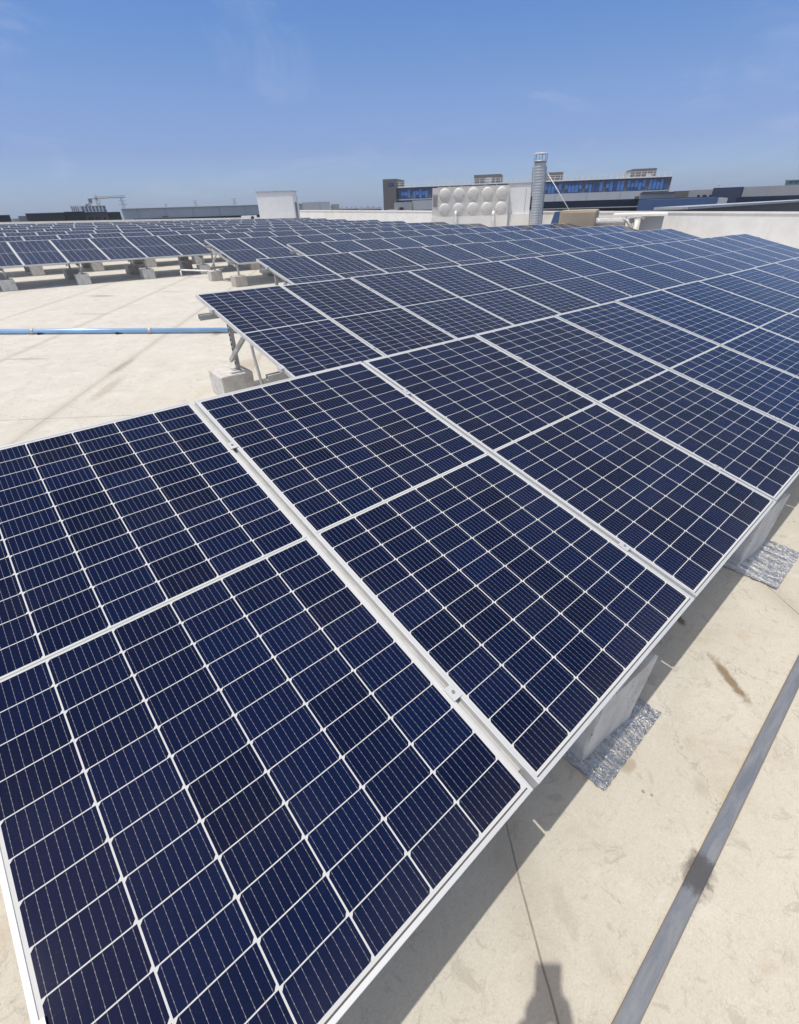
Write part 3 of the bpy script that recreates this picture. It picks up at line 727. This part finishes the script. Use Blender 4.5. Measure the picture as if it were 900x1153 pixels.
s.rect(886, 930, 202.2, None, 'wall', plain('pale_green_glass', (.16, .26, .25), .3), 0, 15, 0); s.rect(884.5, 930, 201.2, 202.2, 'roof_edge', 'grey', -.4, 15.3)
for x in (889, 895, 901): s.rect(x, x+4, 203.2, 206.4, 'window', 'glass', -.1, -.003)
s = Site('louvred_hall', 'dark louvred roof edge with a pale metal cap just beyond the right parapet', 'building', 765, 775, 62, 233, G, yaw=R(67))
zt = s.p(840, 231.2).z; xl, xr = s.p(737, 236).x, s.p(1010, 226).x
MB().box(xl, xr, 0, 3, 0, zt).build('wall', MT['brown'], s.root)
MB().box(s.p(771, 234).x, xr, -.35, 3.1, zt+.003, zt+.22).build('roof_cap', MT['grey'], s.root)

# ------------------------------------------------------------------ things on our roof
s = Site('stair_house', 'white rendered stair house behind the far panel rows', 'roof building', 290, 331, 48, 235, yaw=R(-10))
a, c = s.p(290.8, 232), s.p(330.8, 232); zt = s.p(310, 216).z
MB().box(a.x, c.x, 0, 2.6, -.1, zt).build('wall', MT['white'], s.root)
MB().box(a.x-.06, c.x+.06, -.06, 2.66, zt+.002, zt+.07).build('roof', MT['grey'], s.root)
MB().box(c.x+.002, c.x+.04, .9, 1.9, 0, 2.1).build('door', MT['dgrey'], s.root)
MB().tube([(c.x+.08, 2.3, 0), (c.x+.08, 2.3, zt-.3)], .05, 8).build('downpipe', MT['white'], s.root)
s = Site('air_conditioner', 'white outdoor air conditioner unit left of the white stair house', 'air conditioner', 271, 289, 49, 245)
s.rect(271.5, 289, 242.6, None, 'casing', 'white', 0, .4, -.05, bev=.01); q = s.p(284.5, 245.3)
MB().tube([(q.x, -.03, q.z), (q.x, -.002, q.z)], .14, 20).build('fan_grille', MT['black'], s.root)
# water tank
s = Site('water_tank', 'sectional stainless water tank with ten domed panels', 'water tank', 487, 573, 33, 228, yaw=R(3))
a, c = s.p(493, 228), s.p(572.5, 228); zt = s.p(535, 209.3).z; zb = s.p(535, 242.8).z
pw = (c.x-a.x)/5; ph = (zt-zb)/2
MB().box(a.x, c.x, .01, 2.4, zb, zt).build('body', MT['inox'], s.root)
for i in range(5):
    for j in range(2):
        b = MB(); cx, cz = a.x+(i+.5)*pw, zb+(j+.5)*ph; nr, ns = 8, 26; R0 = .395*pw
        b.box(cx-pw/2+.006, cx+pw/2-.006, -.012, .008, cz-ph/2+.006, cz+ph/2-.006)
        rings = []
        for k in range(nr):
            th = k/nr*math.pi/2; rings.append([b.bm.verts.new((cx+R0*math.cos(th)*math.cos(2*math.pi*q/ns), -.012-.22*R0*math.sin(th), cz+R0*math.cos(th)*math.sin(2*math.pi*q/ns)*ph/pw*1.06)) for q in range(ns)])
        tip = b.bm.verts.new((cx, -.012-.22*R0, cz))
        for A_, B_ in zip(rings, rings[1:]):
            for q in range(ns):
                f = b.bm.faces.new((A_[q], A_[(q+1)%ns], B_[(q+1)%ns], B_[q])); f.smooth = True
        for q in range(ns): f = b.bm.faces.new((rings[-1][q], rings[-1][(q+1)%ns], tip)); f.smooth = True
        b.build('domed_panel', MT['inox'], s.root)
MB().box(s.p(487, 228).x, a.x-.002, .05, 2.3, zb, zt-.03).build('side_panel', MT['inox'], s.root)
fb = MB()
for k in range(4): x = s.p(488+k*1.3, 228).x; fb.box(x, x+.025, .02, .048, zb+.5, zt-.35)
fb.build('ladder', MT['dgrey'], s.root)
MB().box(s.p(486, 248).x, c.x+.02, -.05, 2.5, -.05, zb-.002).build('plinth', MT['wall'], s.root)
for px in (513.5, 556):
    q = s.p(px, 239, -.2); MB().tube([(q.x, .0, q.z-.02), (q.x, -.1, q.z), (q.x, -.18, q.z-.08), (q.x, -.2, q.z-.2), (q.x, -.2, 0)], .085, 12).build('drain_pipe', MT['pvc'], s.root)
rb = MB()
for k in range(7): rb.box(a.x+k*(c.x-a.x)/6-.012, a.x+k*(c.x-a.x)/6+.012, .5, .52, zt, zt+.10)
rb.build('top_bracket', MT['inox'], s.root)
s = Site('pump_cabinet', 'plain white panelled cabinet between the water tank and the chimney', 'cabinet', 574, 600, 33.5, 225)
s.rect(574, 600, 206.8, None, 'casing', 'white', 0, 2.3, -.05); s.rect(591.3, 591.8, 212, 243, 'door_seam', 'grey', -.006, -.001); s.rect(574, 600.2, 206, 206.8, 'lid', 'grey', -.04, 2.34)
s.rect(574, 600.3, 240.5, None, 'plinth', 'wall', -.12, -.003, -.05)
# chimney
s = Site('steel_chimney', 'tall ringed steel chimney with an open cap', 'chimney', 597, 619, 31, 210)
q0 = s.p(606, 246); qt = s.p(608.5, 181.5); r = abs(s.p(614.6, 210).x - s.p(601.2, 210).x)/2
cx0, cx1 = s.p(604.5, 246).x, s.p(608.8, 181).x
lean = lambda z: cx0 + (cx1-cx0)*z/qt.z
b = MB(); pts = []; rs = []; z = .75; H = qt.z
while z < H: pts += [(lean(z), .4, z), (lean(z+.02), .4, z+.02), (lean(z+.10), .4, z+.10)]; rs += [r*1.03, r*.99, r*.99]; z += .125
b.tube(pts, rs, 28).build('flue', MT['stack'], s.root)
MB().tube([(lean(0), .4, -.05), (lean(.45), .4, .45), (lean(.75), .4, .75)], [r*1.45, r*1.35, r*1.0], 24).build('base_cone', MT['stack'], s.root)
MB().tube([(cx1, .4, H), (cx1, .4, H+.05)], r*1.15, 24).build('rim', MT['stack'], s.root)
zc = s.p(610, 172.8).z
for k in range(6):
    an = k*math.pi/3+.3; MB().tube([(cx1+r*1.05*math.cos(an), .4+r*1.05*math.sin(an), H+.05), (cx1+r*1.08*math.cos(an), .4+r*1.08*math.sin(an), zc)], .018, 6).build('cap_post', MT['pylon'], s.root)
MB().tube([(cx1, .4, zc), (cx1, .4, zc+.05), (cx1, .4, zc+.075)], [r*1.12, r*1.12, .03], 24).build('cap', MT['white'], s.root)
for dx in (-1.12, 1.12):
    MB().bar((lean(0)+dx*r, .45, 0), (cx1+dx*r, .45, H-.2), .05, .05, 0, Vector((0, 1, 0))).build('guide_post', MT['pylon'], s.root)
MB().box(s.p(597.2, 226).x, s.p(599, 226).x, .3, .6, s.p(598, 236).z, s.p(598, 221).z).build('control_box', MT['black'], s.root)
g0, g1 = s.p(617, 195, .3), s.p(641.5, 237, .3)
g2 = g0 + (g1-g0)*1.35
MB().tube([(g0.x, .3, g0.z), (g2.x, .3, g2.z)], .022, 6).build('guy_wire', MT['white'], s.root)
# tan covered box
s = Site('covered_unit', 'tan tarpaulin covered box with sloping blue side beside the chimney', 'covered box', 622, 673, 29, 246, yaw=R(-6))
a, c = s.p(629.5, 246), s.p(671.5, 246); zt = s.p(650, 236.3).z
b = MB().box(a.x, c.x, 0, 1.6, -.05, zt, None, 0, .12)
for v in b.bm.verts: v.co += Vector((random.uniform(-.012, .012), random.uniform(-.012, .012), random.uniform(-.012, .012)))
b.build('cover', MT['tan'], s.root)
w0 = s.p(616, 252, .1).x; w1 = s.p(625, 238, .1).x
pr2 = MB(); pv = [(w0, .1, .3), (a.x-.01, .1, .3), (a.x-.01, .1, zt-.06), (w1, .1, zt-.06)]
vA = [pr2.bm.verts.new(p) for p in pv]; vB = [pr2.bm.verts.new((p[0], 1.5, p[2])) for p in pv]
pr2.bm.faces.new(vA); pr2.bm.faces.new(vB[::-1])
for k in range(4): pr2.bm.faces.new((vA[k], vB[k], vB[(k+1)%4], vA[(k+1)%4]))
pr2.build('sloping_side', MT['blue'], s.root)
# lagged pipes and the small roof slab near the wall
s = Site('lagged_duct', 'shiny foil lagged duct between the tan box and the canopy', 'duct', 671, 700, 28, 249)
a, c = s.p(671, 249), s.p(704, 249); q = s.p(690, 249)
duct = MB(); pts = []; rs = []
for k in range(30): x = a.x + (c.x-a.x)*k/29; pts.append((x, .3, q.z-.02)); rs.append(.17 + (.012 if k % 2 else 0))
duct.tube(pts, rs, 18).build('duct', MT['foil'], s.root)
for px in (676, 698): x = s.p(px, 250).x; MB().box(x-.03, x+.03, .15, .45, -.05, q.z-.2).build('support', MT['galv'], s.root)
s = Site('valve_cluster', 'tangle of foil wrapped pipes and valves under the canopy edge', 'pipework', 702, 722, 28, 250)
q = s.p(709, 248); q2 = s.p(717, 252)
MB().tube([(q.x-.4, .3, q.z+.1), (q.x-.1, .1, q.z), (q.x+.1, .2, q.z-.25), (q.x+.3, .3, 0)], .08, 12).build('pipe', MT['foil'], s.root)
MB().tube([(q2.x, .0, 0), (q2.x, .0, q2.z+.15)], .15, 14).build('vessel', MT['inox'], s.root)
MB().tube([(q2.x-.4, .1, q2.z+.2), (q2.x, .1, q2.z+.28), (q2.x+.3, .1, q2.z+.2)], .05, 10).build('pipe', MT['galv'], s.root)
MB().tube([(q.x+.12, -.1, q.z-.02), (q.x+.12, -.14, q.z-.02)], .11, 14).build('valve_wheel', MT['dgrey'], s.root)
s = Site('concrete_canopy', 'flat pale concrete canopy on a grey block wall beside the right parapet', 'canopy', 689, 748, 28.3, 244)
a, c = s.p(690, 243), s.p(752, 243); zt = s.p(720, 240.6).z; zb = s.p(720, 243.6).z
MB().box(a.x, c.x, 0, 2.4, zb, zt, None, 0, .01).build('slab', MT['wall'], s.root)
MB().box(s.p(721, 250).x, s.p(747, 250).x, .25, 2.3, -.05, zb-.002).build('wall', MT['grey2'], s.root)
MB().box(s.p(702, 250).x, s.p(704, 250).x, 1.9, 2.2, -.05, zb-.002).build('post', MT['galv'], s.root)

# ------------------------------------------------------------------ the photographer, whose shadow falls into the picture
def person():
    root = empty('person', T((-.082, -.46, 0)), 'person holding up a phone, whose shadow falls on the roof at the bottom', 'person')
    V = {}; E_ = []
    def chain(names): E_.extend(zip(names, names[1:]))
    P = dict(pel=((0, 0, .95), .135), wai=((0, .0, 1.10), .125), che=((0, .0, 1.30), .15), nck=((0, .02, 1.46), .065), hd0=((0, .05, 1.545), .075), hd1=((0, .07, 1.64), .098), hd2=((0, .055, 1.71), .075))
    for sx, n in ((-1, 'l'), (1, 'r')):
        P[n+'sh'] = ((sx*.17, .02, 1.40), .072); P[n+'el'] = ((sx*.24, .20, 1.27), .055); P[n+'wr'] = ((sx*.056, .345, 1.585), .044); P[n+'hn'] = ((sx*.043, .372, 1.66), .030)
        P[n+'hp'] = ((sx*.09, 0, .90), .10); P[n+'kn'] = ((sx*.11, .02, .50), .065); P[n+'an'] = ((sx*.12, 0, .09), .045); P[n+'to'] = ((sx*.135, .14, .045), .04)
    names = list(P); idx = {k: i for i, k in enumerate(names)}
    chain(['pel', 'wai', 'che', 'nck', 'hd0', 'hd1', 'hd2'])
    for n in 'lr': chain(['che', n+'sh', n+'el', n+'wr', n+'hn']); chain(['pel', n+'hp', n+'kn', n+'an', n+'to'])
    me = bpy.data.meshes.new('body'); me.from_pydata([P[k][0] for k in names], [(idx[a], idx[b]) for a, b in E_], [])
    o = bpy.data.objects.new('body', me); COL.objects.link(o); o.parent = root
    sk = o.modifiers.new('skin', 'SKIN'); sub = o.modifiers.new('sub', 'SUBSURF'); sub.levels = sub.render_levels = 2
    for k, v in zip(names, me.skin_vertices[0].data): v.radius = (P[k][1], P[k][1]); v.use_root = (k == 'pel')
    for v in me.skin_vertices[0].data: pass
    t = NT('person_clothing'); co = t.coord(); sp = t.n('ShaderNodeSeparateXYZ'); t.link(co, sp.inputs[0]); z = sp.outputs[2]; y = sp.outputs[1]
    skin = rgb(.50, .30, .22)
    col = t.mix(t.ma('GREATER_THAN', z, .99), rgb(.04, .045, .06), rgb(.06, .07, .10))
    col = t.mix(t.ma('GREATER_THAN', z, 1.475), col, skin); col = t.mix(t.ma('LESS_THAN', z, .085), col, rgb(.05, .05, .05))
    t.set(base=col, rough=.8); me.materials.append(t.m)
    for p in me.polygons: p.use_smooth = True
    hb = MB()
    bmesh.ops.create_uvsphere(hb.bm, u_segments=20, v_segments=12, radius=1)
    for v in hb.bm.verts:
        v.co = Vector((v.co.x*.092, v.co.y*.108 + .042, v.co.z*.092 + 1.695))
    hb.build('hair', MT['hair'], root)
    for sx in (-1, 1):
        MB().tube([(sx*.033, .158, 1.648), (sx*.033, .166, 1.648)], .011, 10).build('eye', MT['white'], root)
        for k in range(4):                              # fingers closed round the phone's edge
            a = Vector((sx*.042, .392, 1.645 + .021*k)); 
            MB().tube([a + Vector((sx*.004, -.03, 0)), a + Vector((sx*.004, .01, .008)), a + Vector((-sx*.012, .028, .012))], [.0095, .009, .0075], 8).build('finger', MT['skin'], root)
        MB().tube([(sx*.05, .36, 1.66), (sx*.035, .362, 1.70), (sx*.018, .372, 1.73)], [.012, .011, .009], 8).build('thumb', MT['skin'], root)
    MB().tube([(0, .165, 1.63), (0, .185, 1.605), (0, .165, 1.597)], [.008, .014, .01], 8).build('nose', MT['skin'], root)
    # the phone: its back just behind the lens
    m = Matrix((CR, CU, -CF)).transposed().to_4x4(); m.translation = CAM - CF*.012 - CR*.092
    ph = MB().box(-.037, .037, -.135, .022, 0, .008, None, 0, .003).build('phone', MT['phone'])
    ph.matrix_basis = m
    tag(ph, 'black phone held up in both hands, seen only by its shadow', 'phone')
person()
# the thin summer haze that pales the far buildings
hm = bpy.data.materials.new('thin_haze'); hm.use_nodes = True; ht = hm.node_tree; ht.nodes.clear()
ho = ht.nodes.new('ShaderNodeOutputMaterial'); hv = ht.nodes.new('ShaderNodeVolumePrincipled')
hv.inputs['Color'].default_value = (.78, .88, 1.0, 1); hv.inputs['Density'].default_value = .00042; hv.inputs['Anisotropy'].default_value = .15
ht.links.new(hv.outputs[0], ho.inputs['Volume'])
tag(MB().box(-2610, 2610, -2610, 2610, -14.6, 46).build('haze', hm), kind='stuff')
print('objects', len(bpy.data.objects))
